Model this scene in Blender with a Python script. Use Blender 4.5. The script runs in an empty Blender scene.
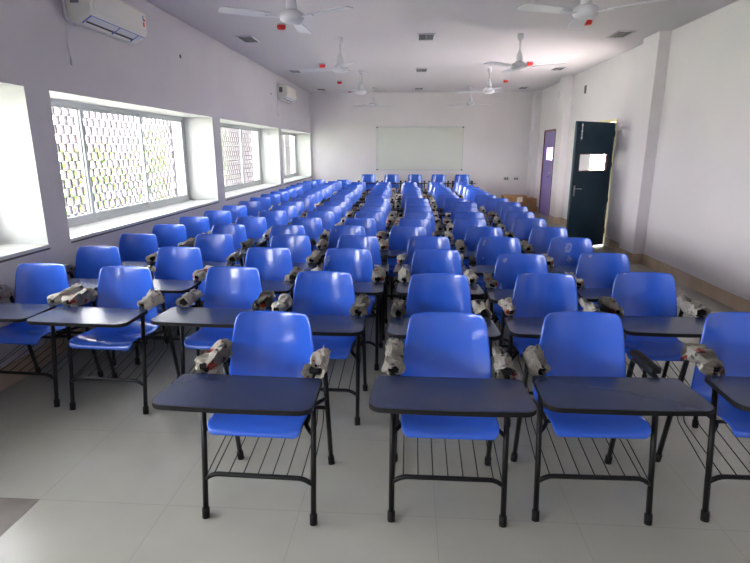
import bpy, bmesh, math, random
from mathutils import Vector, Matrix, noise
random.seed(7)
C = bpy.context.scene.collection
PI = math.pi

# ------------------------------------------------------------------ camera
cam_d = bpy.data.cameras.new('camera'); cam = bpy.data.objects.new('camera', cam_d); C.objects.link(cam)
cam_d.sensor_width = 36; cam_d.lens = 520/750*36; cam_d.clip_start = .05; cam_d.clip_end = 300
right = Vector((0.9978169, 0.06604123, 0)); down = Vector((0.01619112, -0.24463158, -0.96948091)); fwd = Vector((-0.06402571, 0.96736443, -0.24516681))
M = Matrix((right, -down, -fwd)).transposed().to_4x4(); M.translation = (0, 0, 1.6)
cam.matrix_world = M
bpy.context.scene.camera = cam

# ------------------------------------------------------------------ world, light, exposure
W = bpy.data.worlds.new('sky'); bpy.context.scene.world = W; W.use_nodes = True
nt = W.node_tree; bg = nt.nodes['Background']
bg.inputs['Color'].default_value = (0.97, 0.98, 1.0, 1); bg.inputs['Strength'].default_value = 16.0
vs = bpy.context.scene.view_settings
vs.view_transform = 'Standard'; vs.look = 'None'; vs.gamma = 1; vs.use_curve_mapping = False; vs.exposure = 0.72

sd = bpy.data.lights.new('sun', 'SUN'); sd.energy = 48; sd.angle = .02; sd.color = (1, .95, .92)
so = bpy.data.objects.new('sun', sd); C.objects.link(so); so.rotation_euler = Vector((-.42, .06, -.9)).to_track_quat('-Z', 'Y').to_euler()
XL, XR, ZC, YF, YB = -2.78, 3.38, 3.11, 14.9, -3.6
def portal(name, loc, rot, sx, sy):
    l = bpy.data.lights.new(name, 'AREA'); l.shape = 'RECTANGLE'; l.size = sx; l.size_y = sy; l.cycles.is_portal = True
    o = bpy.data.objects.new(name, l); C.objects.link(o); o.location = loc; o.rotation_euler = rot

# ------------------------------------------------------------------ materials
def mat(name, col, rough=.6, spec=.5, metal=0., coat=0., nz=None, bump=None):
    m = bpy.data.materials.new(name); m.use_nodes = True; n = m.node_tree.nodes; L = m.node_tree.links
    b = n['Principled BSDF']; b.inputs['Base Color'].default_value = (*col, 1)
    b.inputs['Roughness'].default_value = rough; b.inputs['Specular IOR Level'].default_value = spec
    b.inputs['Metallic'].default_value = metal; b.inputs['Coat Weight'].default_value = coat; b.inputs['Coat Roughness'].default_value = .08
    if nz:
        sc, col2, lo, hi = nz
        t = n.new('ShaderNodeTexCoord'); x = n.new('ShaderNodeTexNoise'); x.inputs['Scale'].default_value = sc; x.inputs['Detail'].default_value = 5
        r = n.new('ShaderNodeValToRGB'); r.color_ramp.elements[0].position = lo; r.color_ramp.elements[1].position = hi
        r.color_ramp.elements[0].color = (*col, 1); r.color_ramp.elements[1].color = (*col2, 1)
        L.new(t.outputs['Object'], x.inputs['Vector']); L.new(x.outputs['Fac'], r.inputs['Fac']); L.new(r.outputs['Color'], b.inputs['Base Color'])
    if bump:
        t = n.new('ShaderNodeTexCoord'); x = n.new('ShaderNodeTexNoise'); x.inputs['Scale'].default_value = bump[0]; x.inputs['Detail'].default_value = 4
        u = n.new('ShaderNodeBump'); u.inputs['Strength'].default_value = bump[1]; u.inputs['Distance'].default_value = .01
        L.new(t.outputs['Object'], x.inputs['Vector']); L.new(x.outputs['Fac'], u.inputs['Height']); L.new(u.outputs['Normal'], b.inputs['Normal'])
    return m
M_white = mat('white_wall_paint', (.69, .655, .69), .55, .3, nz=(.7, (.65, .62, .655), .4, .6))
M_lav = mat('lavender_wall_paint', (.57, .545, .60), .5, .3, nz=(.8, (.60, .575, .62), .4, .6))
M_ceil = mat('ceiling_paint', (.60, .57, .61), .6, .2)
M_reveal = mat('white_reveal_paint', (.62, .635, .62), .5, .3)
M_sill = mat('white_marble_sill', (.66, .67, .65), .15, .5)
M_dark = mat('dark_edge', (.06, .05, .06), .5)
M_tan = mat('beige_skirting_tile', (.52, .40, .29), .25, .5, nz=(3, (.58, .46, .35), .4, .6))
M_alu = mat('aluminium_frame', (.50, .52, .54), .35, .5, .5)
M_blue = mat('blue_moulded_plastic', (.026, .112, .62), .22, .5, 0, .6)
M_lam = mat('navy_laminate', (.015, .028, .085), .26, .4, 0, .05, nz=(5, (.019, .033, .092), .35, .7))
M_ply = mat('plywood_underside', (.42, .35, .25), .7)
M_blk = mat('black_painted_steel', (.006, .006, .007), .40, .3)
M_rub = mat('black_rubber', (.008, .008, .009), .6, .2)
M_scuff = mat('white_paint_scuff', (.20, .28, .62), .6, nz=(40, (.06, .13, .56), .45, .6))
M_slot = mat('slot_shadow', (.005, .01, .06), .8)
M_fan = mat('white_enamel', (.60, .60, .66), .3, .5)
M_red = mat('red_plastic', (.72, .02, .02), .35, .5)
M_ac = mat('white_ac_plastic', (.74, .73, .68), .35, .5)
M_acb = mat('blue_protective_tape', (.10, .16, .55), .3)
M_pur = mat('purple_door_paint', (.20, .15, .42), .35, .5)
M_maroon = mat('maroon_frame_paint', (.13, .03, .045), .4)
M_teal = mat('dark_teal_door_paint', (.010, .035, .060), .45, .3, nz=(4, (.013, .043, .072), .4, .6))
M_yel = mat('cream_frame_paint', (.72, .62, .36), .5)
M_board = mat('whiteboard_enamel', (.62, .64, .61), .25, .5)
M_steel = mat('brushed_steel', (.6, .6, .6), .3, .5, 1)
M_card = mat('brown_cardboard', (.34, .19, .09), .8, nz=(6, (.30, .16, .075), .4, .6))
M_paper = mat('white_paper_label', (.8, .8, .78), .6)
M_grill = mat('grey_grille', (.10, .10, .11), .5)
M_slatg = mat('dark_grey_slat', (.20, .20, .21), .5)
M_conc = mat('pale_concrete', (.62, .58, .56), .8, .2)
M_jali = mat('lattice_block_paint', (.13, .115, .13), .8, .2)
M_leaf = mat('green_leaf', (.12, .26, .035), .5, nz=(2, (.26, .42, .06), .4, .6))
M_bark = mat('bark', (.12, .08, .05), .9)
M_grass = mat('pale_paved_yard', (.50, .49, .46), .9, nz=(.3, (.36, .40, .25), .5, .6))
M_pink = mat('pink_render', (.62, .36, .32), .8)
M_wglass = mat('dark_window_glass', (.12, .14, .16), .15)

def glass_mat():
    m = bpy.data.materials.new('window_glass'); m.use_nodes = True; n = m.node_tree.nodes; L = m.node_tree.links
    n.remove(n['Principled BSDF']); o = n['Material Output']
    t = n.new('ShaderNodeBsdfTransparent'); g = n.new('ShaderNodeBsdfGlossy'); g.inputs['Roughness'].default_value = .02
    mx = n.new('ShaderNodeMixShader'); mx.inputs['Fac'].default_value = .07
    L.new(t.outputs[0], mx.inputs[1]); L.new(g.outputs[0], mx.inputs[2]); L.new(mx.outputs[0], o.inputs['Surface'])
    return m
M_glass = glass_mat()

def floor_mat(name, c1, c2, line):
    m = bpy.data.materials.new(name); m.use_nodes = True; n = m.node_tree.nodes; L = m.node_tree.links; b = n['Principled BSDF']
    b.inputs['Roughness'].default_value = .20; b.inputs['Specular IOR Level'].default_value = .45
    t = n.new('ShaderNodeTexCoord'); mp = n.new('ShaderNodeMapping'); mp.inputs['Location'].default_value = (1.72, -2.02+.62, 0)
    mp.inputs['Rotation'].default_value = (0, 0, 0)
    br = n.new('ShaderNodeTexBrick'); br.offset = 0; br.inputs['Scale'].default_value = 1; br.inputs['Brick Width'].default_value = .62; br.inputs['Row Height'].default_value = .62
    br.inputs['Mortar Size'].default_value = .0018; br.inputs['Mortar Smooth'].default_value = .3; br.inputs['Bias'].default_value = 0
    br.inputs['Color1'].default_value = (*c1, 1); br.inputs['Color2'].default_value = (*[x*.965 for x in c1], 1); br.inputs['Mortar'].default_value = (*line, 1)
    no = n.new('ShaderNodeTexNoise'); no.inputs['Scale'].default_value = 2.2; no.inputs['Detail'].default_value = 6
    mx = n.new('ShaderNodeMix'); mx.data_type = 'RGBA'; mx.blend_type = 'MULTIPLY'; mx.inputs[0].default_value = 1
    rp = n.new('ShaderNodeValToRGB'); rp.color_ramp.elements[0].position = .3; rp.color_ramp.elements[1].position = .7
    rp.color_ramp.elements[0].color = (*c2, 1); rp.color_ramp.elements[1].color = (1, 1, 1, 1)
    L.new(t.outputs['Object'], mp.inputs['Vector']); L.new(mp.outputs[0], br.inputs['Vector']); L.new(t.outputs['Object'], no.inputs['Vector'])
    L.new(no.outputs['Fac'], rp.inputs['Fac']); L.new(br.outputs['Color'], mx.inputs[6]); L.new(rp.outputs['Color'], mx.inputs[7]); L.new(mx.outputs[2], b.inputs['Base Color'])
    return m
M_floor = floor_mat('vitrified_floor_tile', (.43, .428, .385), (.90, .90, .89), (.35, .345, .31))
M_floor2 = mat('brown_floor_tile', (.13, .112, .098), .3, .4, nz=(4, (.18, .155, .135), .4, .62))

def news_mat(name, seed, red):
    m = bpy.data.materials.new(name); m.use_nodes = True; n = m.node_tree.nodes; L = m.node_tree.links; b = n['Principled BSDF']
    b.inputs['Roughness'].default_value = .85; b.inputs['Specular IOR Level'].default_value = .15
    t = n.new('ShaderNodeTexCoord'); mp = n.new('ShaderNodeMapping'); mp.inputs['Location'].default_value = (seed*1.7, seed*.9, seed*.3); mp.inputs['Rotation'].default_value = (.3, .2, seed*.6)
    L.new(t.outputs['Object'], mp.inputs['Vector'])
    w = n.new('ShaderNodeTexWave'); w.inputs['Scale'].default_value = 60; w.inputs['Distortion'].default_value = 3; w.inputs['Detail'].default_value = 3; w.inputs['Detail Scale'].default_value = 4
    L.new(mp.outputs[0], w.inputs['Vector'])
    r = n.new('ShaderNodeValToRGB'); r.color_ramp.elements[0].position = .10; r.color_ramp.elements[1].position = .45
    r.color_ramp.elements[0].color = (.36, .35, .33, 1); r.color_ramp.elements[1].color = (.55, .52, .455, 1); L.new(w.outputs['Fac'], r.inputs['Fac'])
    no = n.new('ShaderNodeTexNoise'); no.inputs['Scale'].default_value = 14; L.new(mp.outputs[0], no.inputs['Vector'])
    r2 = n.new('ShaderNodeValToRGB'); r2.color_ramp.interpolation = 'CONSTANT'
    e = r2.color_ramp.elements; e[0].position = 0; e[0].color = (0, 0, 0, 1); e[1].position = red; e[1].color = (1, 1, 1, 1)
    L.new(no.outputs['Fac'], r2.inputs['Fac'])
    mx = n.new('ShaderNodeMix'); mx.data_type = 'RGBA'; L.new(r2.outputs['Color'], mx.inputs[0]); L.new(r.outputs['Color'], mx.inputs[6]); mx.inputs[7].default_value = (.42, .10, .09, 1)
    no2 = n.new('ShaderNodeTexNoise'); no2.inputs['Scale'].default_value = 20; L.new(mp.outputs[0], no2.inputs['Vector'])
    r3 = n.new('ShaderNodeValToRGB'); r3.color_ramp.interpolation = 'CONSTANT'; e = r3.color_ramp.elements; e[0].position = 0; e[0].color = (0, 0, 0, 1); e[1].position = .63; e[1].color = (1, 1, 1, 1)
    L.new(no2.outputs['Fac'], r3.inputs['Fac'])
    mx2 = n.new('ShaderNodeMix'); mx2.data_type = 'RGBA'; L.new(r3.outputs['Color'], mx2.inputs[0]); L.new(mx.outputs[2], mx2.inputs[6]); mx2.inputs[7].default_value = (.16, .16, .18, 1)
    L.new(mx2.outputs[2], b.inputs['Base Color'])
    return m
M_news = [news_mat('newsprint', 1, .66), news_mat('newsprint', 2, .72), news_mat('newsprint', 3, .62)]

# ------------------------------------------------------------------ mesh helpers
def mesh_obj(name, bm, mats, parent=None, smooth=False, loc=None):
    me = bpy.data.meshes.new(name); bm.to_mesh(me); bm.free()
    for m in (mats if isinstance(mats, (list, tuple)) else [mats]): me.materials.append(m)
    if smooth:
        for p in me.polygons: p.use_smooth = True
    o = bpy.data.objects.new(name, me); C.objects.link(o)
    if parent: o.parent = parent
    if loc: o.location = loc
    return o
def box(bm, x0, x1, y0, y1, z0, z1, bev=0, mi=0, seg=2):
    r = bmesh.ops.create_cube(bm, size=1)['verts']
    for v in r: v.co = Vector(((x0+x1)/2+v.co.x*(x1-x0), (y0+y1)/2+v.co.y*(y1-y0), (z0+z1)/2+v.co.z*(z1-z0)))
    fs = set(f for v in r for f in v.link_faces)
    for f in fs: f.material_index = mi
    if bev:
        es = set(e for v in r for e in v.link_edges)
        bmesh.ops.bevel(bm, geom=list(es), offset=bev, segments=seg, affect='EDGES', profile=.5)
    return r
def tube(bm, pts, r, n=8, cap=True, radii=None):
    pts = [Vector(p) for p in pts]; rings = []
    t0 = (pts[1]-pts[0]).normalized(); up = Vector((0, 0, 1)) if abs(t0.z) < .9 else Vector((1, 0, 0))
    nrm = (up - t0*up.dot(t0)).normalized()
    for i, p in enumerate(pts):
        a = pts[max(i-1, 0)]; b = pts[min(i+1, len(pts)-1)]; t = (b-a).normalized()
        nrm = (nrm - t*nrm.dot(t)).normalized(); bn = t.cross(nrm)
        rr = radii[i] if radii else r
        rings.append([bm.verts.new(p + (nrm*math.cos(2*PI*k/n)+bn*math.sin(2*PI*k/n))*rr) for k in range(n)])
    for i in range(len(rings)-1):
        for k in range(n): bm.faces.new((rings[i][k], rings[i][(k+1) % n], rings[i+1][(k+1) % n], rings[i+1][k]))
    if cap:
        bm.faces.new(rings[0][::-1]); bm.faces.new(rings[-1])
def bend(pts, rad=.04, seg=4):
    pts = [Vector(p) for p in pts]; out = [pts[0]]
    for i in range(1, len(pts)-1):
        p = pts[i]; a = (pts[i-1]-p); b = (pts[i+1]-p); r = min(rad, a.length*.45, b.length*.45)
        s = p+a.normalized()*r; e = p+b.normalized()*r
        for k in range(seg+1):
            t = k/seg; out.append(s*(1-t)**2+p*2*t*(1-t)+e*t*t)
    out.append(pts[-1]); return out
def lathe(bm, prof, n=24, cx=0, cy=0, mi=0):
    rings = []
    for r, z in prof: rings.append([bm.verts.new((cx+r*math.cos(2*PI*k/n), cy+r*math.sin(2*PI*k/n), z)) for k in range(n)])
    for i in range(len(rings)-1):
        for k in range(n):
            f = bm.faces.new((rings[i][k], rings[i][(k+1) % n], rings[i+1][(k+1) % n], rings[i+1][k])); f.material_index = mi
    for r, rev in ((rings[0], True), (rings[-1], False)):
        f = bm.faces.new(r[::-1] if rev else r); f.material_index = mi
def B(): return bmesh.new()
def one_box(name, x0, x1, y0, y1, z0, z1, m, parent=None, bev=0):
    bm = B(); box(bm, x0, x1, y0, y1, z0, z1, bev); return mesh_obj(name, bm, m, parent)
def struct(o): o['kind'] = 'structure'; return o
def thing(name, label, cat, loc=(0, 0, 0), rz=0, group=None):
    o = bpy.data.objects.new(name, None); C.objects.link(o); o.location = loc; o.rotation_euler = (0, 0, rz)
    o.empty_display_size = .1
    return tag(o, label, cat, group)
def tag(o, label, cat, group=None):
    o['label'] = label; o['category'] = cat
    if group: o['group'] = group
    return o
def copy_tree(o, parent=None):
    c = o.copy(); C.objects.link(c); c.parent = parent
    for ch in list(kids.get(o.name, [])):
        copy_tree(ch, c)
    return c
kids = {}

# ------------------------------------------------------------------ room shell
bm = B(); box(bm, XL-.5, XR+.2, YB-.2, YF+.2, -.15, 0); struct(mesh_obj('floor', bm, M_floor))
bm = B(); box(bm, XL, -1.72, YB, 2.02, 0, .0012); o = struct(mesh_obj('trim_1', bm, M_floor2))
bm = B(); box(bm, XL-.5, XR+.2, YB-.2, YF+.2, ZC, ZC+.15); struct(mesh_obj('ceiling', bm, M_ceil))
bm = B(); box(bm, XL-.5, XR+.2, YF, YF+.2, 0, ZC); struct(mesh_obj('wall_far', bm, M_white))
bm = B(); box(bm, XL-.5, XR+.2, YB-.2, YB, 0, ZC); struct(mesh_obj('wall_near', bm, M_white))
# left wall: solid pieces around the deep window openings, openings white inside
WT = .50                         # wall thickness
ZS, ZH = .90, 2.045
WIN = [(-3.3, -.05), (.30, 3.79), (4.06, 7.46), (7.76, 11.24), (11.5, 14.82)]
bm = B()
box(bm, XL-WT, XL, YB, YF, 0, ZS-.03); box(bm, XL-WT, XL, YB, YF, ZH, ZC)
prev = YB
for a, b in WIN: box(bm, XL-WT, XL, prev, a, ZS-.03, ZH); prev = b
box(bm, XL-WT, XL, prev, YF, ZS-.03, ZH)
for f in bm.faces:               # inner faces of the openings are painted white
    c = f.calc_center_median(); nn = f.normal
    if c.x < XL-.01 and c.x > XL-WT+.01 and ZS-.1 < c.z < ZH+.1 : f.material_index = 1
struct(mesh_obj('wall_left', bm, [M_lav, M_reveal]))
XG = XL-.44
for i, (a, b) in enumerate(WIN):
    w = bpy.data.objects.new('window_%d' % (i+1), None); C.objects.link(w); struct(w); w.location = (XG, (a+b)/2, ZS)
    def loc(o): o.parent = w; o.matrix_parent_inverse = Matrix.Translation((-XG, -(a+b)/2, -ZS)); return o
    bm = B(); box(bm, XL-WT, XL+.012, a, b, ZS-.03, ZS-.006); s = loc(mesh_obj('window_sill', bm, M_sill))
    bm = B(); box(bm, XL+.001, XL+.011, a, b, ZS-.045, ZS-.0305); e = loc(mesh_obj('sill_edge', bm, M_dark))
    e.parent = s; e.matrix_parent_inverse = Matrix()
    z0, z1 = ZS-.006, ZH
    bm = B(); t = .035
    box(bm, XG-.05, XG+.03, a, b, z0, z0+.045); box(bm, XG-.05, XG+.03, a, b, z1-t, z1)
    box(bm, XG-.05, XG+.03, a, a+t, z0+.045, z1-t); box(bm, XG-.05, XG+.03, b-t, b, z0+.045, z1-t)
    box(bm, XG+.03, XG+.045, a, b, z0, z0+.02)
    loc(mesh_obj('window_frame', bm, M_alu))
    n = 3; L = 1.165
    for k in range(n):
        y1 = b-t-(n-1-k)*L; y0 = max(y1-L, a+t); xo = XG-.022 if k % 2 else XG
        bm = B(); q = .028
        y0e = y0-(q if k else 0); y1e = y1+(q if k < n-1 else 0)
        box(bm, xo, xo+.02, y0e, y0e+.045, z0+.045, z1-t); box(bm, xo, xo+.02, y1e-.045, y1e, z0+.045, z1-t)
        box(bm, xo, xo+.02, y0e+.045, y1e-.045, z0+.045, z0+.045+.04); box(bm, xo, xo+.02, y0e+.045, y1e-.045, z1-t-.035, z1-t)
        sash = loc(mesh_obj('sash', bm, M_alu))
        bm = B(); box(bm, xo+.008, xo+.012, y0e+.045, y1e-.045, z0+.085, z1-t-.035)
        g = mesh_obj('pane', bm, M_glass); g.parent = sash
    portal('window_portal', (XL-WT-.01, (a+b)/2, (ZS+ZH)/2), (0, -PI/2, 0), ZH-ZS, b-a)
# right wall with the two doorways
D1 = (9.16, 10.30); D2 = (12.86, 13.92)
bm = B()
box(bm, XR, XR+.2, YB, D1[0], 0, ZC); box(bm, XR, XR+.2, D1[1], D2[0], 0, ZC); box(bm, XR, XR+.2, D2[1], YF, 0, ZC)
box(bm, XR, XR+.2, D1[0], D1[1], 2.10, ZC); box(bm, XR, XR+.2, D2[0], D2[1], 2.08, ZC)
struct(mesh_obj('wall_right', bm, M_white))
portal('doorway_portal', (XR+.21, (D1[0]+D1[1])/2, 1.05), (0, PI/2, 0), 2.1, D1[1]-D1[0])
PIL = [(7.62, 8.12), (11.85, 12.3), (14.5, YF)]
for i, (a, b) in enumerate(PIL):
    bm = B(); box(bm, XR-.15, XR, a, b, 0, ZC); struct(mesh_obj('trim_%d' % (i+2), bm, M_white))
bm = B(); prev = YB; H = .145; t = .014
for a, b in PIL:
    segs = [(prev, a)]
    for d in (D1, D2):
        segs = [s for q in segs for s in ([(q[0], d[0]-.05), (d[1]+.05, q[1])] if q[0] < d[0] < q[1] else [q])]
    for s in segs: box(bm, XR-t, XR, s[0], s[1], 0, H)
    box(bm, XR-.15-t, XR-.15, a-t, min(b+t, YF), 0, H); box(bm, XR-.15, XR-t, a-t, a, 0, H)
    if b < YF: box(bm, XR-.15, XR-t, b, b+t, 0, H)
    prev = b+t
struct(mesh_obj('baseboard_right', bm, M_tan))
bm = B(); box(bm, XL, XR-.165, YF-t, YF, 0, H); struct(mesh_obj('baseboard_far', bm, M_tan))
bm = B(); box(bm, XL, XL+t, YB, YF-t, 0, H); struct(mesh_obj('baseboard_left', bm, M_tan))
# doors
d = bpy.data.objects.new('door_1', None); C.objects.link(d); struct(d); d.location = (XR-.028, D1[0]+.005, 0)
dx, dy = 2.56-(XR-.028), 8.60-(D1[0]+.005); d.rotation_euler = (0, 0, math.atan2(dy, dx)); LW = math.hypot(dx, dy)
bm = B(); T = .035; wx0, wx1, wz0, wz1 = LW-.80, LW-.20, 1.38, 1.66
x0g, x1g = .13, LW-.12
box(bm, .01, x0g, -T/2, T/2, .012, 2.035); box(bm, x1g, LW, -T/2, T/2, .012, 2.035)
box(bm, x0g, x1g, -T/2, T/2, .012, 1.265); box(bm, x0g, x1g, -T/2, T/2, 1.545, 2.035)
mesh_obj('door_leaf', bm, M_teal, d)
bm = B(); 
for q in ((x0g, x1g, 1.265, 1.28), (x0g, x1g, 1.53, 1.545), (x0g, x0g+.012, 1.28, 1.53), (x1g-.012, x1g, 1.28, 1.53)): box(bm, q[0], q[1], -T/2-.004, T/2+.004, q[2], q[3])
mesh_obj('vision_panel_bead', bm, M_maroon, d)
bm = B(); box(bm, x0g+.012, x1g-.012, -.003, .003, 1.28, 1.53); mesh_obj('vision_panel', bm, M_glass, d)
bm = B()
for s in (-1, 1):
    box(bm, LW-.085, LW-.045, s*T/2-(.006 if s < 0 else 0), s*T/2+(.006 if s > 0 else 0), .88, 1.05)
    tube(bm, bend([(LW-.065, s*T/2, 1.0), (LW-.065, s*(T/2+.045), 1.0), (LW-.175, s*(T/2+.05), .995)], .015), .009)
mesh_obj('door_handle', bm, M_steel, d, True)
bm = B()
for s in (-1, 1): tube(bm, [(LW-.12, s*(T/2+.010), 1.76), (LW-.12, s*(T/2+.010), 2.0)], .006); 
for z in (1.78, 1.88, 1.97): box(bm, LW-.135, LW-.105, -T/2-.018, T/2+.018, z, z+.012)
mesh_obj('tower_bolt', bm, M_steel, d)
for z in (.25, .78, 1.36, 1.86):
    bm = B(); tube(bm, [(0, 0, z-.045), (0, 0, z+.045)], .011, 10); box(bm, .0, .03, -.021, .021, z-.04, z+.04); mesh_obj('hinge', bm, M_blk, d)
def doorframe(name, Y, top, m):
    bm = B(); q = .05
    box(bm, XR-.012, XR+.21, Y[0]-.001, Y[0]+q-.02, 0, top); box(bm, XR-.012, XR+.21, Y[1]-q+.02, Y[1]+.001, 0, top)
    box(bm, XR-.012, XR+.21, Y[0]+q-.02, Y[1]-q+.02, top-.045, top); return struct(mesh_obj(name, bm, m))
doorframe('trim_5', D1, 2.10, M_yel); doorframe('trim_6', D2, 2.08, M_maroon)
d = bpy.data.objects.new('door_2', None); C.objects.link(d); struct(d); d.location = (XR+.03, D2[1]-.03, 0)
Wd = D2[1]-D2[0]-.065
bm = B(); y0, y1 = -Wd+.2, -.25
box(bm, -.018, .018, -Wd, y0, .002, 2.03); box(bm, -.018, .018, y1, -.002, .002, 2.03); box(bm, -.018, .018, y0, y1, .002, 1.36); box(bm, -.018, .018, y0, y1, 1.66, 2.03)
mesh_obj('door_leaf', bm, M_pur, d)
bm = B(); box(bm, -.004, .004, y0, y1, 1.36, 1.66); mesh_obj('vision_panel', bm, M_glass, d)
bm = B(); box(bm, -.026, -.018, -Wd+.04, -Wd+.08, .98, 1.12); tube(bm, bend([(-.02, -Wd+.06, 1.06), (-.065, -Wd+.06, 1.06), (-.07, -Wd+.17, 1.055)], .015), .009); mesh_obj('door_handle', bm, M_steel, d, True)
bm = B(); box(bm, -.03, -.018, -Wd+.3, -Wd+.5, .95, .965); mesh_obj('latch', bm, M_blk, d)
# platform under the last row
struct(one_box('trim_7', -1.385, 1.75, 13.6, YF-.0145, 0, .12, M_white))

# ------------------------------------------------------------------ things outside the windows
struct(one_box('yard_ground', -45, 25, -40, 45, -.6, -.5, M_grass))
struct(one_box('corridor_floor', XR+.21, XR+2.4, 2, 14.9, -.15, -.005, M_conc))
struct(one_box('corridor_parapet', XR+2.3, XR+2.4, 2, 14.9, -.005, .85, M_white))
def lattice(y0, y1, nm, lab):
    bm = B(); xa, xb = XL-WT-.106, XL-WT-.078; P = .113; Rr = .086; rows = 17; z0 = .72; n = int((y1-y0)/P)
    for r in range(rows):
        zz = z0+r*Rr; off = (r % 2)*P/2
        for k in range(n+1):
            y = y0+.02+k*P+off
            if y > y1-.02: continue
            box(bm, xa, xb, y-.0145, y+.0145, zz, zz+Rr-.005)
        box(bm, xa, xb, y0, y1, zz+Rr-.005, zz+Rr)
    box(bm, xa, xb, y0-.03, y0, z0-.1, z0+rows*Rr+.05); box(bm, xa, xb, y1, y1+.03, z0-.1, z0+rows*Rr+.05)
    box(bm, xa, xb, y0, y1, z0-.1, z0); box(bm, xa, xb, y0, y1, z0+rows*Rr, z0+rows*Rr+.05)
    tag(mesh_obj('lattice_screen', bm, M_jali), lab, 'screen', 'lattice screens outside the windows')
labs = ['pale lattice block screen behind the near end of the left wall', 'pale lattice block screen outside the window cut by the left picture edge', 'pale lattice block screen outside the largest full window on the left',
        'pale lattice block screen outside the middle window, leafy green behind it', 'pale lattice block screen outside the farthest small window']
for (a, b), lb in list(zip(WIN, labs))[1:]: lattice(a-.05, b-.06, 'lattice_screen', lb)
bm = B()
for a, b in WIN: box(bm, XL-WT-.22, XL-WT-.001, b+.01, b+.20, -.6, 3.6)
struct(mesh_obj('trim_8', bm, M_reveal))
def shrub(x, y, h, w, lab, n=1500):
    t = thing('shrub', lab, 'shrub', (x, y, -.5), random.random()*6, 'shrubs outside the windows')
    bm = B()
    for k in range(5):
        a = k*1.3; tube(bm, [(0, 0, 0), (.1*math.cos(a), .1*math.sin(a), h*.3), (w*.35*math.cos(a), w*.35*math.sin(a), h*.8)], .02, 5, radii=[.035, .025, .01])
    mesh_obj('stem', bm, M_bark, t)
    bm = B()
    for k in range(n):
        a = random.random()*2*PI; u = random.uniform(-1, 1); rr = random.random()**.4
        rad = math.sqrt(1-u*u)*rr*w*(1+.3*math.sin(3*a)+.2*math.sin(7*a+u*5)); p = Vector((rad*math.cos(a), rad*math.sin(a), h*(.58+.42*u*rr)))
        q = Matrix.Rotation(random.random()*6, 3, 'Z') @ Matrix.Rotation(random.uniform(-1.2, 1.2), 3, 'X'); s = random.uniform(.04, .075)
        vv = [bm.verts.new(p+q@Vector(c)*s) for c in ((-.5, -1, 0), (.5, -1, 0), (.75, .1, .12), (0, 1.3, 0), (-.75, .1, .12))]
        bm.faces.new(vv)
    mesh_obj('foliage', bm, M_leaf, t)
shrub(-6.2, 7.2, 2.2, 1.0, 'low green shrub behind the large window lattice, nearer the camera')
shrub(-6.6, 10.2, 2.3, 1.2, 'green shrub behind the right half of the large window lattice')
shrub(-6.0, 13.0, 2.7, 1.2, 'green bush seen past the end of the large window')
shrub(-6.5, 17.0, 3.6, 1.6, 'tall leafy bush filling the middle window lattice', 2600)
shrub(-8.6, 23.0, 3.6, 1.7, 'leafy bush at the right of the middle window lattice', 2400)
shrub(-7.5, 27.0, 3.4, 1.7, 'distant leafy bush behind the farthest window', 1800)
bl = thing('neighbouring_building', 'pale neighbouring house with a pink band seen faintly through the lattice', 'building', (-17, 17, -.5))
bm = B(); box(bm, -3, 3, -6, 7, 0, 4.4); mesh_obj('wall', bm, M_reveal, bl)
bm = B(); box(bm, 3, 3.1, -6, 7, 2.0, 2.7); mesh_obj('painted_band', bm, M_pink, bl)
for y in (-3.5, 1.0, 5): 
    bm = B(); box(bm, 3.0, 3.12, y-.8, y+.8, 3.0, 4.0); wf = mesh_obj('window', bm, M_wglass, bl)
    bm = B()
    for k in range(7): box(bm, 3.12, 3.15, y-.8, y+.8, 3.04+k*.14, 3.08+k*.14)
    mesh_obj('grille', bm, M_reveal, wf)

# ------------------------------------------------------------------ whiteboard, switches, boxes
wb = thing('whiteboard', 'large wall-mounted whiteboard with thin grey frame on the far wall', 'whiteboard', (.25, YF, 1.6))
bm = B(); box(bm, -1.17, 1.17, -.018, -.001, -.53, .60); mesh_obj('writing_surface', bm, M_board, wb)
bm = B()
for q in ((-1.19, 1.19, .60, .622), (-1.19, 1.19, -.555, -.53), (-1.19, -1.17, -.53, .60), (1.17, 1.19, -.53, .60)): box(bm, q[0], q[1], -.026, -.001, q[2], q[3])
mesh_obj('frame', bm, M_alu, wb)
bm = B()
for sx in (-1, 1):
    for z in (-.55, .585): bm = B(); box(bm, sx*1.175-.022, sx*1.175+.022, -.03, -.001, z, z+.035); mesh_obj('corner_cap', bm, M_grill, wb)
for x, lab, dk in ((2.66, 'left of the two grey socket plates on the far wall, above the boxes', 0), (2.93, 'right, darker socket plate on the far wall near the corner', 1)):
    t = thing('socket_plate', lab, 'socket', (x, YF, .83), 0, 'socket plates on the far wall')
    bm = B(); box(bm, -.075, .075, -.012, -.001, -.05, .05, .004); mesh_obj('plate', bm, M_alu if not dk else M_fan, t)
    bm = B(); box(bm, -.05, -.005, -.016, -.0121, -.03, .03); box(bm, .01, .05, -.016, -.0121, -.03, .03); mesh_obj('switch', bm, M_grill, t)
def wallbox(name, lab, cat, x, y, z, w, h, m, dirx):
    t = thing(name, lab, cat, (x, y, z)); bm = B(); s = dirx*.001; box(bm, min(s, dirx*.022), max(s, dirx*.022), -w/2, w/2, -h/2, h/2, .003); mesh_obj('plate', bm, m, t)
    bm = B(); a, b = sorted((dirx*.0221, dirx*.028)); box(bm, a, b, -w*.25, w*.25, -h*.3, h*.3); mesh_obj('switch', bm, M_grill, t)
wallbox('thermostat_plate', 'small dark vertical plate high on the right wall above the blue door', 'plate', XR, 10.95, 2.74, .07, .15, M_grill, -1)
wallbox('junction_box', 'pale grey vertical box high on the right wall above the purple door', 'box', XR, 12.75, 2.83, .16, .20, M_alu, -1)
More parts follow.
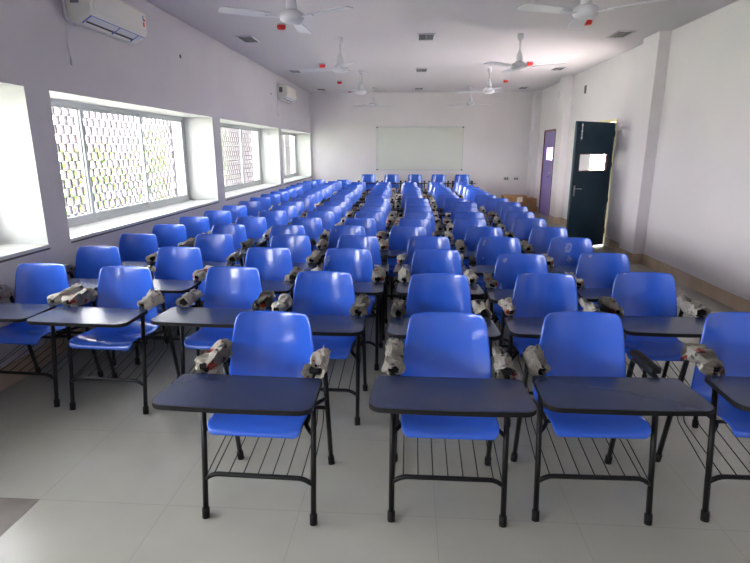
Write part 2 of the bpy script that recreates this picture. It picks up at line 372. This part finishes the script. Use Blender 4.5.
wallbox('door_switch', 'small dark switch on the wall just right of the purple door', 'switch', XR, 12.55, 1.12, .12, .08, M_alu, -1)
def carton(name, lab, x0, x1, y0, y1, z0, z1, label=False, strip=False):
    t = thing(name, lab, 'box', ((x0+x1)/2, (y0+y1)/2, z0), 0, 'cardboard boxes in the far right corner')
    w, dd, h = (x1-x0)/2, (y1-y0)/2, z1-z0
    bm = B(); box(bm, -w, w, -dd, dd, 0, h, .006); mesh_obj('carton', bm, M_card, t)
    bm = B(); box(bm, -w+.01, w-.01, -.02, .02, h, h+.002); mesh_obj('packing_tape', bm, M_ply, t)
    if label: bm = B(); box(bm, w*.15, w*.62, -dd-.003, -dd-.0005, h*.3, h*.85); mesh_obj('paper_label', bm, M_paper, t)
    if strip: bm = B(); box(bm, -w*.3, w*.8, -dd-.003, -dd-.0005, h*.45, h*.75); mesh_obj('dark_print', bm, M_dark, t)
carton('cardboard_box', 'lower brown cardboard box under the long labelled box in far right corner', 2.56, 3.12, 14.2, 14.6, 0, .19, False, True)
carton('cardboard_box', 'long brown cardboard box with white label on top in far right corner', 2.50, 3.12, 14.2, 14.6, .1925, .42, True)
carton('cardboard_box', 'narrow brown cardboard box standing against the corner pillar', 3.135, 3.345, 14.08, 14.46, 0, .36)

# ------------------------------------------------------------------ ceiling fans
def fan(lab, x, y, base):
    t = thing('ceiling_fan', lab, 'ceiling fan', (x, y, ZC), 0, 'white ceiling fans in two rows')
    bm = B(); lathe(bm, [(.02, -.085), (.038, -.07), (.045, -.02), (.035, 0)], 20); mesh_obj('canopy', bm, M_fan, t, True)
    bm = B(); tube(bm, [(0, 0, -.05), (0, 0, -.33)], .011, 10); lathe(bm, [(.028, -.36), (.05, -.345), (.042, -.28), (.02, -.22), (.014, -.20)], 16); mesh_obj('down_rod', bm, M_fan, t, True)
    bm = B(); lathe(bm, [(.03, -.460), (.075, -.452), (.098, -.435), (.104, -.41), (.097, -.38), (.06, -.358), (.03, -.35)], 28); mesh_obj('motor', bm, M_fan, t, True)
    for k in range(3):
        a = math.radians(base+120*k)
        bm = B(); top = []; bot = []
        for i in range(9):
            u = i/8; r = .19+.42*u; hw = (.048+.024*u)*(1 if i < 8 else .75); tw = .18*(1-u*.4)
            for s in (-1, 1): top.append(bm.verts.new((r, s*hw, -.415+s*hw*tw+.004))); bot.append(bm.verts.new((r, s*hw, -.415+s*hw*tw-.001)))
        for i in range(8):
            q = 2*i
            bm.faces.new((top[q], top[q+2], top[q+3], top[q+1])); bm.faces.new((bot[q], bot[q+1], bot[q+3], bot[q+2]))
            bm.faces.new((top[q], bot[q], bot[q+2], top[q+2])); bm.faces.new((top[q+1], top[q+3], bot[q+3], bot[q+1]))
        bm.faces.new((top[0], top[1], bot[1], bot[0])); bm.faces.new((top[16], bot[16], bot[17], top[17]))
        bl_ = mesh_obj('blade', bm, M_fan, t); bl_.rotation_euler = (0, 0, a)
        bm = B(); box(bm, .10, .23, -.018, .018, -.425, -.419); br_ = mesh_obj('blade_bracket', bm, M_fan, bl_)
fan('nearest ceiling fan of the left row, cut by the top picture edge', -1.03, 4.8, -30)
fan('second ceiling fan of the left row, one blade showing broad', -1.0, 7.75, 50)
fan('third ceiling fan of the left row, above the far chairs', -.98, 10.75, 20)
fan('farthest ceiling fan of the left row, by the far wall', -.95, 13.7, 30)
fan('nearest ceiling fan of the right row, cut by the top picture edge', 1.42, 4.8, -38)
fan('second ceiling fan of the right row, level with the near ceiling vents', 1.45, 7.68, -22)
fan('third ceiling fan of the right row, brightly lit white', 1.48, 10.7, 40)
fan('farthest ceiling fan of the right row, above the whiteboard', 1.45, 13.6, 25)

# ------------------------------------------------------------------ ceiling vents and smoke detectors
for (x, sd) in ((-2.3, 'left'), (.19, 'middle'), (2.79, 'right')):
    for (y, dp) in ((7.78, 'near'), (10.85, 'middle'), (14.0, 'farthest')):
        t = thing('ceiling_vent', 'square grey ceiling vent, %s of its row, in the %s line of vents' % (dp, sd), 'vent', (x, y, ZC), 0, 'recessed ceiling vents')
        bm = B(); s = .10; q = .018; v = .19
        for a in ((-s-q, s+q, -v-q, -v), (-s-q, s+q, v, v+q), (-s-q, -s, -v, v), (s, s+q, -v, v)): box(bm, a[0], a[1], a[2], a[3], -.012, -.0005)
        mesh_obj('frame', bm, M_fan, t)
        bm = B(); box(bm, -s, s, -v, v, -.004, -.0005); mesh_obj('backing', bm, M_grill, t)
        bm = B(); box(bm, -.008, .008, -v, v, -.010, -.004)
        for k in range(9): box(bm, -s, s, -v+.035+k*.038, -v+.043+k*.038, -.009, -.0041)
        mesh_obj('grille', bm, M_slatg, t)
for (x, sd) in ((-1.62, 'left'), (2.08, 'right')):
    for (y, dp) in ((6.92, 'nearest'), (10.0, 'second'), (12.4, 'third'), (14.55, 'farthest')):
        t = thing('smoke_detector', '%s red smoke detector in the %s ceiling row' % (dp, sd), 'smoke detector', (x, y, ZC), 0, 'red smoke detectors')
        bm = B(); lathe(bm, [(.05, -.016), (.058, -.012), (.058, -.0005)], 20); mesh_obj('base', bm, M_fan, t, True)
        bm = B(); lathe(bm, [(.02, -.066), (.042, -.064), (.053, -.05), (.056, -.0165)], 20); mesh_obj('red_cap', bm, M_red, t, True)

# ------------------------------------------------------------------ air conditioners
def ac(lab, y, z):
    t = thing('air_conditioner', lab, 'air conditioner', (XL, y, z), 0, 'wall air conditioners')
    Lh = .46; prof = [(.0, .02), (.0, .30), (.17, .30), (.205, .27), (.21, .09), (.19, .055), (.10, .0), (.03, .0)]
    bm = B(); rings = []
    for yy in (-Lh, Lh): rings.append([bm.verts.new((p[0]+.001, yy, p[1])) for p in prof])
    n = len(prof)
    for k in range(n): bm.faces.new((rings[0][k], rings[1][k], rings[1][(k+1) % n], rings[0][(k+1) % n]))
    bm.faces.new(rings[0][::-1]); bm.faces.new(rings[1])
    bmesh.ops.recalc_face_normals(bm, faces=bm.faces); mesh_obj('body', bm, M_ac, t)
    bm = B(); box(bm, .2115, .219, -Lh+.04, Lh-.012, .10, .262, .003); mesh_obj('front_panel', bm, M_ac, t)
    def on(name, m, u0, u1, y0, y1, thick=.004):     # plate on the sloping underside
        bm = B(); a = Vector((.191, .055)); b = Vector((.101, .0)); nn = Vector((.52, -.85))
        q = [a.lerp(b, u0), a.lerp(b, u1)]; v = []
        for p in q:
            for yy in (y0, y1):
                for s in (.0005, thick): v.append(bm.verts.new((p.x+nn.x*s, yy, p.y+nn.y*s)))
        for f in ((0, 2, 6, 4), (1, 5, 7, 3), (0, 1, 3, 2), (4, 6, 7, 5), (0, 4, 5, 1), (2, 3, 7, 6)): bm.faces.new([v[i] for i in f])
        bmesh.ops.recalc_face_normals(bm, faces=bm.faces); return mesh_obj(name, bm, m, t)
    on('louver', M_fan, .05, .55, -Lh+.05, Lh-.05)
    on('air_outlet', M_dark, .62, .78, -Lh+.06, Lh-.12)
    o = on('blue_tape', M_acb, .0, .05, -Lh+.03, Lh-.01); on('blue_tape', M_acb, .0, .95, Lh-.14, Lh-.125, .006); on('blue_tape', M_acb, .0, .95, .0, .015, .006); on('blue_tape', M_acb, .0, .95, -Lh+.03, -Lh+.042, .006)
    bm = B(); box(bm, .2195, .221, Lh-.085, Lh-.03, .13, .24); st = mesh_obj('rating_sticker', bm, M_paper, t)
    bm = B(); box(bm, .2211, .2217, Lh-.08, Lh-.05, .14, .18); box(bm, .2211, .2217, Lh-.065, Lh-.035, .19, .21); mesh_obj('sticker_print', bm, M_red, st)
    bm = B(); box(bm, .2211, .2217, Lh-.08, Lh-.06, .19, .235); mesh_obj('sticker_print', bm, M_acb, st)
    bm = B(); box(bm, .05, .12, -Lh-.002, -Lh, .14, .24); mesh_obj('side_vent', bm, M_grill, t)
    bm = B(); tube(bm, bend([(.02, -Lh-.03, .32), (.02, -Lh-.04, .02), (.04, -Lh+.06, -.012)], .05, 5), .012, 8); mesh_obj('drain_pipe', bm, M_fan, t, True)
    bm = B(); pts = [(.02, -Lh-.05+.012*math.sin(k*.9), .0-k*.035) for k in range(9)]; tube(bm, pts, .004, 6); tube(bm, [(.02, pts[-1][1], -.28), (.02, pts[-1][1], -.33)], .009, 6); mesh_obj('power_cable', bm, M_alu, t, True)
ac('white split air conditioner with blue tape, nearest, high on left wall', 4.86, 2.60)
ac('small distant white split air conditioner high on left wall', 11.70, 2.62)
for (y, z, r, lab) in ((6.55, 2.69, .022, 'dark round hole in the left wall right of the near air conditioner'), (10.75, 2.68, .02, 'small dark hole in the left wall before the far air conditioner')):
    bm = B(); tube(bm, [(XL+.0005, y, z), (XL+.006, y, z)], r, 14); tag(mesh_obj('pipe_hole_cap', bm, M_dark), lab, 'hole')

# ------------------------------------------------------------------ chairs
PROF = [(-.010, .418), (-.014, .430), (-.008, .443), (.012, .455), (.06, .457), (.13, .450), (.20, .442), (.26, .438), (.305, .445), (.335, .467), (.352, .505), (.362, .56), (.370, .63), (.378, .70), (.388, .78), (.398, .84), (.400, .852)]
HW = [.180, .196, .203, .207, .210, .208, .213, .214, .214, .213, .213, .213, .206, .197, .186, .174, .155]
def shell_point(v, u):
    f = v*(len(PROF)-1); i = min(int(f), len(PROF)-2); t = f-i
    y = PROF[i][0]*(1-t)+PROF[i+1][0]*t; z = PROF[i][1]*(1-t)+PROF[i+1][1]*t; hw = HW[i]*(1-t)+HW[i+1]*t
    back = max(0, min(1, (v-.5)/.18)); e = abs(u)**2.4
    x = u*hw; y -= back*e*.055*(1-.25*max(0, (v-.9)/.1)); z += (1-back)*e*.020*(1 if v > .2 else max(0, (v-.05)/.15))
    return Vector((x, y, z))
def make_shell(scale=1.):
    bm = B(); nu = 18; g = []
    for i in range(len(PROF)):
        v = i/(len(PROF)-1); g.append([bm.verts.new(shell_point(v, math.copysign(abs(s)**.85, s) if s else 0)) for s in [-1+2*k/nu for k in range(nu+1)]])
    for i in range(len(g)-1):
        for k in range(nu): bm.faces.new((g[i][k], g[i][k+1], g[i+1][k+1], g[i+1][k]))
    o = mesh_obj('seat_shell', bm, M_blue, None, True)
    md = o.modifiers.new('thick', 'SOLIDIFY'); md.thickness = .010; md.offset = -1
    md = o.modifiers.new('sub', 'SUBSURF'); md.levels = 1; md.render_levels = 1
    dg = bpy.context.evaluated_depsgraph_get(); me = bpy.data.meshes.new_from_object(o.evaluated_get(dg)); o.modifiers.clear(); o.data = me
    return o
LX = .245
def tablet_outline(off=0, n=6):
    hw, y0, y1 = .303-off, -.208+off, .082-off; r = .05
    pts = []; hb = hw-.010
    for cx, cy, a0, rr in ((hw, y0, -90, .05), (hb, y1, 0, .022), (-hb, y1, 90, .022), (-hw, y0, 180, .05)):
        sx = 1 if cx > 0 else -1; sy = 1 if cy > -.05 else -1
        ox, oy = cx-sx*rr, cy-sy*rr
        for k in range(n+1):
            a = math.radians(a0+90*k/n); pts.append((ox+rr*math.cos(a), oy+rr*math.sin(a)))
    # slight bow of the front edge
    out = []
    for x, y in pts:
        if y < -.10: y -= .010*(1-(x/hw)**2)
        out.append((x, y))
    m = []
    for i, p in enumerate(out):      # subdivide the front edge so that it bows
        m.append(p); q = out[(i+1) % len(out)]
        if p[1] < -.10 and q[1] < -.10 and math.hypot(p[0]-q[0], p[1]-q[1]) > .2:
            for t in (.2, .4, .6, .8):
                x = p[0]*(1-t)+q[0]*t; m.append((x, y0-.010*(1-(x/hw)**2)))
    return m
def prism(bm, pts, z0, z1, mt=0, mb=0, ms=0):
    a = [bm.verts.new((x, y, z0)) for x, y in pts]; b = [bm.verts.new((x, y, z1)) for x, y in pts]; n = len(pts)
    f = bm.faces.new(b); f.material_index = mt; f = bm.faces.new(a[::-1]); f.material_index = mb
    for k in range(n): f = bm.faces.new((a[k], a[(k+1) % n], b[(k+1) % n], b[k])); f.material_index = ms
def part(root, name, bm, m, smooth=False, label=None, parent=None):
    o = mesh_obj(name, bm, m, parent or root, smooth)
    kids.setdefault((parent or root).name, []).append(o)
    if label: o['label'] = label
    return o
SLOTS = None
def make_wrap(seed):
    rnd = random.Random(seed); bm = B(); n = 14; m = 9; rings = []
    y0 = rnd.uniform(.088, .105); y1 = rnd.uniform(.30, .36); big = rnd.uniform(.8, 1.2); off = Vector((seed*3.1, seed*1.7, 0))
    flare = rnd.choice((0, .35, .7)); tail = rnd.choice((0, .3, .8))
    for i in range(m+1):
        u = i/m; y = y0+(y1-y0)*u; ring = []
        for k in range(n):
            a = 2*PI*k/n; c, s = math.cos(a), math.sin(a)
            rx = .041*big*(1+flare*max(0, .25-u)*2+tail*max(0, u-.75)); rz = .034*big*(1+.3*tail*max(0, u-.7)*2)
            sq = (abs(c)**4+abs(s)**4)**(-.25)*.92
            p = Vector((c*rx*sq, y, .680+s*rz*sq))
            d = noise.noise(Vector((p.x*22, p.y*16, p.z*22))+off)*.024+noise.noise(Vector((p.x*60, p.y*45, p.z*60))+off)*.012
            p += Vector((c, .4*math.sin(a*2+seed)*(1 if i in (0, m) else .2), s))*d
            if i == 0 and seed % 3: p.x *= .45; p.z = .680+(p.z-.680)*.5
            p.x = max(-.052, min(.052, p.x))
            if i in (0, m): p.y += rnd.uniform(-.022, .014)*(1 if i == m else .7)
            ring.append(bm.verts.new(p))
        rings.append(ring)
    for i in range(m):
        for k in range(n): bm.faces.new((rings[i][k], rings[i][(k+1) % n], rings[i+1][(k+1) % n], rings[i+1][k]))
    # loose torn flap
    fl = rnd.random()
    if fl > .3:
        k0 = rnd.randrange(n); base = rings[m if fl > .55 else 5]; q = [base[k0], base[(k0+1) % n], base[(k0+2) % n], base[(k0+3) % n]]
        ext = [bm.verts.new(v.co+Vector((rnd.uniform(-.008, .008), rnd.uniform(.01, .06), rnd.uniform(-.02, .05)))) for v in q]
        for a in range(3): bm.faces.new((q[a], q[a+1], ext[a+1], ext[a]))
    me = bpy.data.meshes.new('newspaper_wrap')
    geom = bmesh.ops.solidify(bm, geom=bm.faces[:], thickness=.0012)
    bm.to_mesh(me); bm.free(); me.materials.append(M_news[seed % 3]); return me
WRAPS = [make_wrap(s) for s in range(1, 15)]

def make_chair():
    t = thing('tablet_chair', 'x', 'chair')
    sh = make_shell(); sh.parent = t; kids.setdefault(t.name, []).append(sh)
    bm = B()
    for k in (-1, 0, 1, 2):
        x = .022*k-.01; box(bm, x-.006, x+.006, .235, .241, .4400, .4425)
    part(t, 'drain_slot', bm, M_slot, parent=sh)
    bm = B(); prism(bm, tablet_outline(.003), .640, .660, 0, 1, 0); part(t, 'tablet', bm, [M_lam, M_ply], label='dark navy laminate writing board')
    tab = kids[t.name][-1]
    bm = B(); o_, i_ = tablet_outline(0), tablet_outline(.0032); n = min(len(o_), len(i_))
    vs4 = [[bm.verts.new((x, y, z)) for x, y in pts[:n]] for pts, z in ((o_, .6402), (o_, .6595), (i_, .6595), (i_, .6402))]
    for a in range(4):
        A_, B_ = vs4[a], vs4[(a+1) % 4]
        for k in range(n): bm.faces.new((A_[k], A_[(k+1) % n], B_[(k+1) % n], B_[k]))
    bmesh.ops.recalc_face_normals(bm, faces=bm.faces)
    part(t, 'edge_band', bm, M_rub, parent=tab)
    for s in (-1, 1):
        fy = lambda z: .138*z; ry = lambda z: .462-.205*z
        bm = B(); tube(bm, [(s*LX, fy(.02), .02), (s*LX, fy(.58), .58)], .0125, 10); lg = part(t, 'leg', bm, M_blk, True)
        bm = B(); tube(bm, [(s*LX, fy(0), 0), (s*LX, fy(.045), .045)], .017, 10); part(t, 'rubber_foot', bm, M_rub, True, parent=lg)
        bm = B(); tube(bm, [(s*LX, ry(.02), .02), (s*LX, ry(.58), .58)], .0125, 10); lg = part(t, 'leg', bm, M_blk, True)
        bm = B(); tube(bm, [(s*LX, ry(0), 0), (s*LX, ry(.045), .045)], .017, 10); part(t, 'rubber_foot', bm, M_rub, True, parent=lg)
        bm = B(); tube(bm, bend([(s*LX, fy(.58), .58), (s*LX, .092, .650), (s*LX, .325, .650), (s*LX, ry(.58), .58)], .045, 6), .0125, 10); part(t, 'arm_tube', bm, M_blk, True)
        bm = B(); box(bm, s*LX-.023, s*LX+.023, .108, .330, .663, .692, .008); part(t, 'armrest', bm, M_rub, True)
        bm = B(); tube(bm, bend([(s*LX, fy(.40), .40), (s*.20, .10, .425), (s*.20, .29, .425), (s*LX, ry(.42), .42)], .04), .010, 8); part(t, 'seat_rail', bm, M_blk, True)
    bm = B(); tube(bm, bend([(-LX, .025, .180), (-LX+.045, .02, .212), (LX-.045, .02, .212), (LX, .025, .180)], .03, 5), .011, 8); part(t, 'front_stretcher', bm, M_blk, True)
    bm = B(); tube(bm, [(-LX, ry(.36), .36), (LX, ry(.36), .36)], .010, 8); part(t, 'rear_stretcher', bm, M_blk, True)
    bm = B(); tube(bm, [(-.20, .11, .428), (.20, .11, .428)], .009, 6); part(t, 'seat_crossbar', bm, M_blk, True)
    bm = B(); tube(bm, [(-.20, .28, .422), (.20, .28, .422)], .009, 6); part(t, 'seat_crossbar', bm, M_blk, True)
    bm = B()
    for k in range(7):
        x = -.195+.39*k/6
        tube(bm, bend([(x, .02, .220), (x, .365, .285), (x, .388, .355)], .02, 3), .0026, 5)
    for s in (-1, 1): tube(bm, bend([(s*(LX-.01), .025, .200), (s*(LX-.018), .360, .290), (s*(LX-.018), .388, .355)], .02, 3), .0026, 5)
    part(t, 'book_rack', bm, M_blk, True)
    return t
CH = make_chair()

# position list: (x, y) of the top of each backrest, row by row
ROWS = [[(275,311),(447,312),(580,311.5),(740,312)],
[(39,263),(124,266),(237,266.3),(324,270.8),(439,273.2),(544,272.6),(642,272)],
[(92.8,245),(182,246.6),(271,246.7),(349.5,248),(443,248.6),(519.7,254),(596.6,252.6)],
[(138.5,232.8),(216.4,233.8),(294,233.4),(358.7,235),(431,235.3),(500,236.8),(566.2,237.4)],
[(166.6,224),(226.4,223.5),(284,224.7),(344,224.5),(407.4,225.6),(483.6,226),(548,226.9)],
[(195,216.4),(253,216.3),(309,216.3),(363.3,216.3),(416,217.3),(467.4,217.7),(516.4,214.7)],
[(220,210.2),(278,209.7),(322,210),(369,210.3),(422,210.7),(471.3,210.7),(517,211)],
[(235.4,205.4),(287.6,205),(331,205),(371.7,206.2),(419.5,206.9),(466,206.6),(508.5,206.4)],
[(248,202),(290,201.5),(336,201.8),(376.4,202),(418.3,203),(470,202.7),(509.5,202.6)],
[(263.5,198),(304,198),(338,198.7),(377,199),(417.3,199),(455.7,199.3),(498.7,199)],
[(270,195),(303,195.5),(338,195.4),(374,195.3),(406,195.7),(446,196),(487,195.8)],
[(281.3,192),(314,192.3),(345,192.6),(380,192.7),(412,192.4),(443,192.5),(480,193)],
[(288.5,189.7),(320,190),(351,189.7),(381,190),(411,189.5),(441,189.5),(475,190)],
[(297,187.3),(324.5,187.6),(354,187),(383,187.7),(410,187),(438,187),(469.4,187.6)],
[(300.6,184.8),(325,184.8),(356,184.5),(382,185),(408,184.8),(436,184.6),(464,185.2)],
[(307,183.0),(331,182.8),(359.6,182),(381,182),(405.5,182.3),(431,182),(458,182.3)],
[(313,181),(337,181)],[(318.5,179.7),(344,179.7)]]
# world positions of the chair backs, from surveying the rows (metres)
import mathutils
def ground(x, y, z):
    d = right*((x-375)/520)+down*((y-281.5)/520)+fwd; k = (z-1.6)/d.z; return d.x*k, d.y*k
cols = {}
place = []
for ri, row in enumerate(ROWS):
    for ci, (px, py) in enumerate(row):
        X, Y = ground(px, py, .852)
        cidx = ci+10 if ri == 0 else ci
        place.append([cidx, ri, X, Y-.398])
for p in place:
    p[2] = max(p[2], XL+.31); lim = 14.30 if p[2] < -1.65 else 12.6; p[3] = min(p[3], lim)
for it in range(1200):
    for i, a in enumerate(place):
        for b in place[i+1:]:
            dx, dy = b[2]-a[2], b[3]-a[3]; ox, oy = .616-abs(dx), .634-abs(dy)
            if ox > 0 and oy > 0:
                if ox < oy: q = ox*(1 if dx > 0 else -1); a[2] -= q*.5; b[2] += q*.5
                else: q = oy*(1 if dy > 0 else -1); wa, wb = (1+a[1])**2, (1+b[1])**2; a[3] -= q*wa/(wa+wb); b[3] += q*wb/(wa+wb)
    for p in place: p[2] = max(p[2], XL+.31); p[3] = min(p[3], 14.30 if p[2] < -1.69 else 12.6)
rows_by = {}
for p in place: rows_by.setdefault(p[1], []).append(p)
ordn = ['front', 'second', 'third', 'fourth', 'fifth', 'sixth', 'seventh', 'eighth', 'ninth', 'tenth', 'eleventh', 'twelfth', 'thirteenth', 'fourteenth', 'fifteenth', 'sixteenth', 'seventeenth', 'eighteenth']
posn = ['leftmost', 'second from left', 'third from left', 'fourth from left', 'fifth from left', 'sixth from left', 'rightmost']
front_labels = ['blue tablet-arm chair leftmost in the front row, newspaper wrapped on both armrests',
 'blue tablet-arm chair second from left in the front row, straight below the whiteboard',
 'blue front-row chair with one bare black armrest on its right side',
 'blue front-row chair cut off by the right picture edge']
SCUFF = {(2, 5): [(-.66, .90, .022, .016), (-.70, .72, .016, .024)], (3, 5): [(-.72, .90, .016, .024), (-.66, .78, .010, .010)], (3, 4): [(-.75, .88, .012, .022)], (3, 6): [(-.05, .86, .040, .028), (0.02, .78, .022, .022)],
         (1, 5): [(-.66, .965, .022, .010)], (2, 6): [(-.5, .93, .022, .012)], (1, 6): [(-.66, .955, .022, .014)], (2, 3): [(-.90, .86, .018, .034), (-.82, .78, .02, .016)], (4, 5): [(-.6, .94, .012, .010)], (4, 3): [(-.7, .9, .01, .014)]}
def scuff(root, sh, specs, seed):
    rnd = random.Random(seed)
    for (u, v, w, h) in specs:
        bm = B(); n = 14
        c = bm.verts.new((0, 0, 0)); ring = []
        base = shell_point(v, u)
        def P(du, dz):
            vv = v+dz/.42*.42/ (.852-.43)*.60
            vv = min(vv, .992); p = shell_point(vv, max(-.98, min(.98, u+du/.2))); p.y -= .0035; return p
        c.co = P(0, 0)
        for k in range(n):
            a = 2*PI*k/n; r = rnd.uniform(.55, 1.15); ring.append(bm.verts.new(P(math.cos(a)*w*r, math.sin(a)*h*r)))
        for k in range(n): bm.faces.new((c, ring[(k+1) % n], ring[k]))
        bmesh.ops.recalc_face_normals(bm, faces=bm.faces)
        o = mesh_obj('scuff_mark', bm, M_scuff, sh, True); o['label'] = 'pale scuffed paint mark'
def add_wraps(c, rnd, skip=()):
    for s in (-1, 1):
        if s in skip or (c.location.y > 4 and rnd.random() < .22): continue
        w = bpy.data.objects.new('newspaper_wrap', rnd.choice(WRAPS)); C.objects.link(w); w.parent = c
        w.location = (s*LX, 0, 0); w.scale = (rnd.choice((-1, 1)), rnd.uniform(.85, 1.04), 1)
        w['label'] = 'crumpled newspaper wrapped round the black armrest'
rnd = random.Random(3); first = True
place.sort(key=lambda p: (p[1], p[2]))
count = {}
for p in place:
    ri = p[1]; k = count.get(ri, 0); count[ri] = k+1
    c = CH if first else copy_tree(CH); 
    if first: base_children = list(kids[CH.name])
    first = False
    c.location = (p[2], p[3], 0); c.rotation_euler = (0, 0, math.radians(rnd.uniform(-.2, .2)-2.4*max(0, min(1, (-p[2]-.1)/.9))) if ri > 0 else math.radians([-1.4, 0, 1.0, 0][k]))
    c.location.x += .4*math.sin(c.rotation_euler.z)
    if ri == 0: lab = front_labels[k]
    elif ri < 16:
        n = len(rows_by[ri]); lab = 'blue plastic tablet-arm chair, %s in the %s row from the front' % (posn[k] if k < n-1 else 'rightmost', ordn[ri])
        if (ri, k) in SCUFF: lab = 'blue tablet-arm chair with pale scuffs, %s in the %s row from front' % (posn[k] if k < n-1 else 'rightmost', ordn[ri])
    else: lab = 'blue tablet-arm chair by the far left corner, %s in the %s row' % (('left', 'right')[k], ordn[ri])
    tag(c, lab, 'chair', 'blue tablet-arm chairs in rows')
    p.append(c); p.append(k)
five = ['leftmost', 'second from left', 'middle', 'second from right', 'rightmost']
for i, x in enumerate((-1.11, -.49, .13, .75, 1.37)):
    c = copy_tree(CH); c.location = (x, 13.76, .12); c.rotation_euler = (0, 0, 0)
    tag(c, 'blue tablet-arm chair under the whiteboard, %s of the raised last row' % five[i], 'chair', 'five blue chairs below the whiteboard')
for p in place:
    c, k, ri = p[4], p[5], p[1]
    if (ri, k) in SCUFF:
        sh = [o for o in c.children if o.name.startswith('seat_shell')][0] if c is CH else None
        if sh is None:
            sh = [o for o in bpy.data.objects if o.parent == c and o.name.startswith('seat_shell')][0]
        scuff(c, sh, SCUFF[(ri, k)], ri*10+k)
    if ri == 0:
        tb = [o for o in bpy.data.objects if o.parent == c and o.name.startswith('tablet')][0]; tb.scale.x = 1.05; tb.location.x = (-.02, -.012, .016, 0)[k]
    add_wraps(c, rnd, (1,) if (ri == 0 and k == 2) else ())
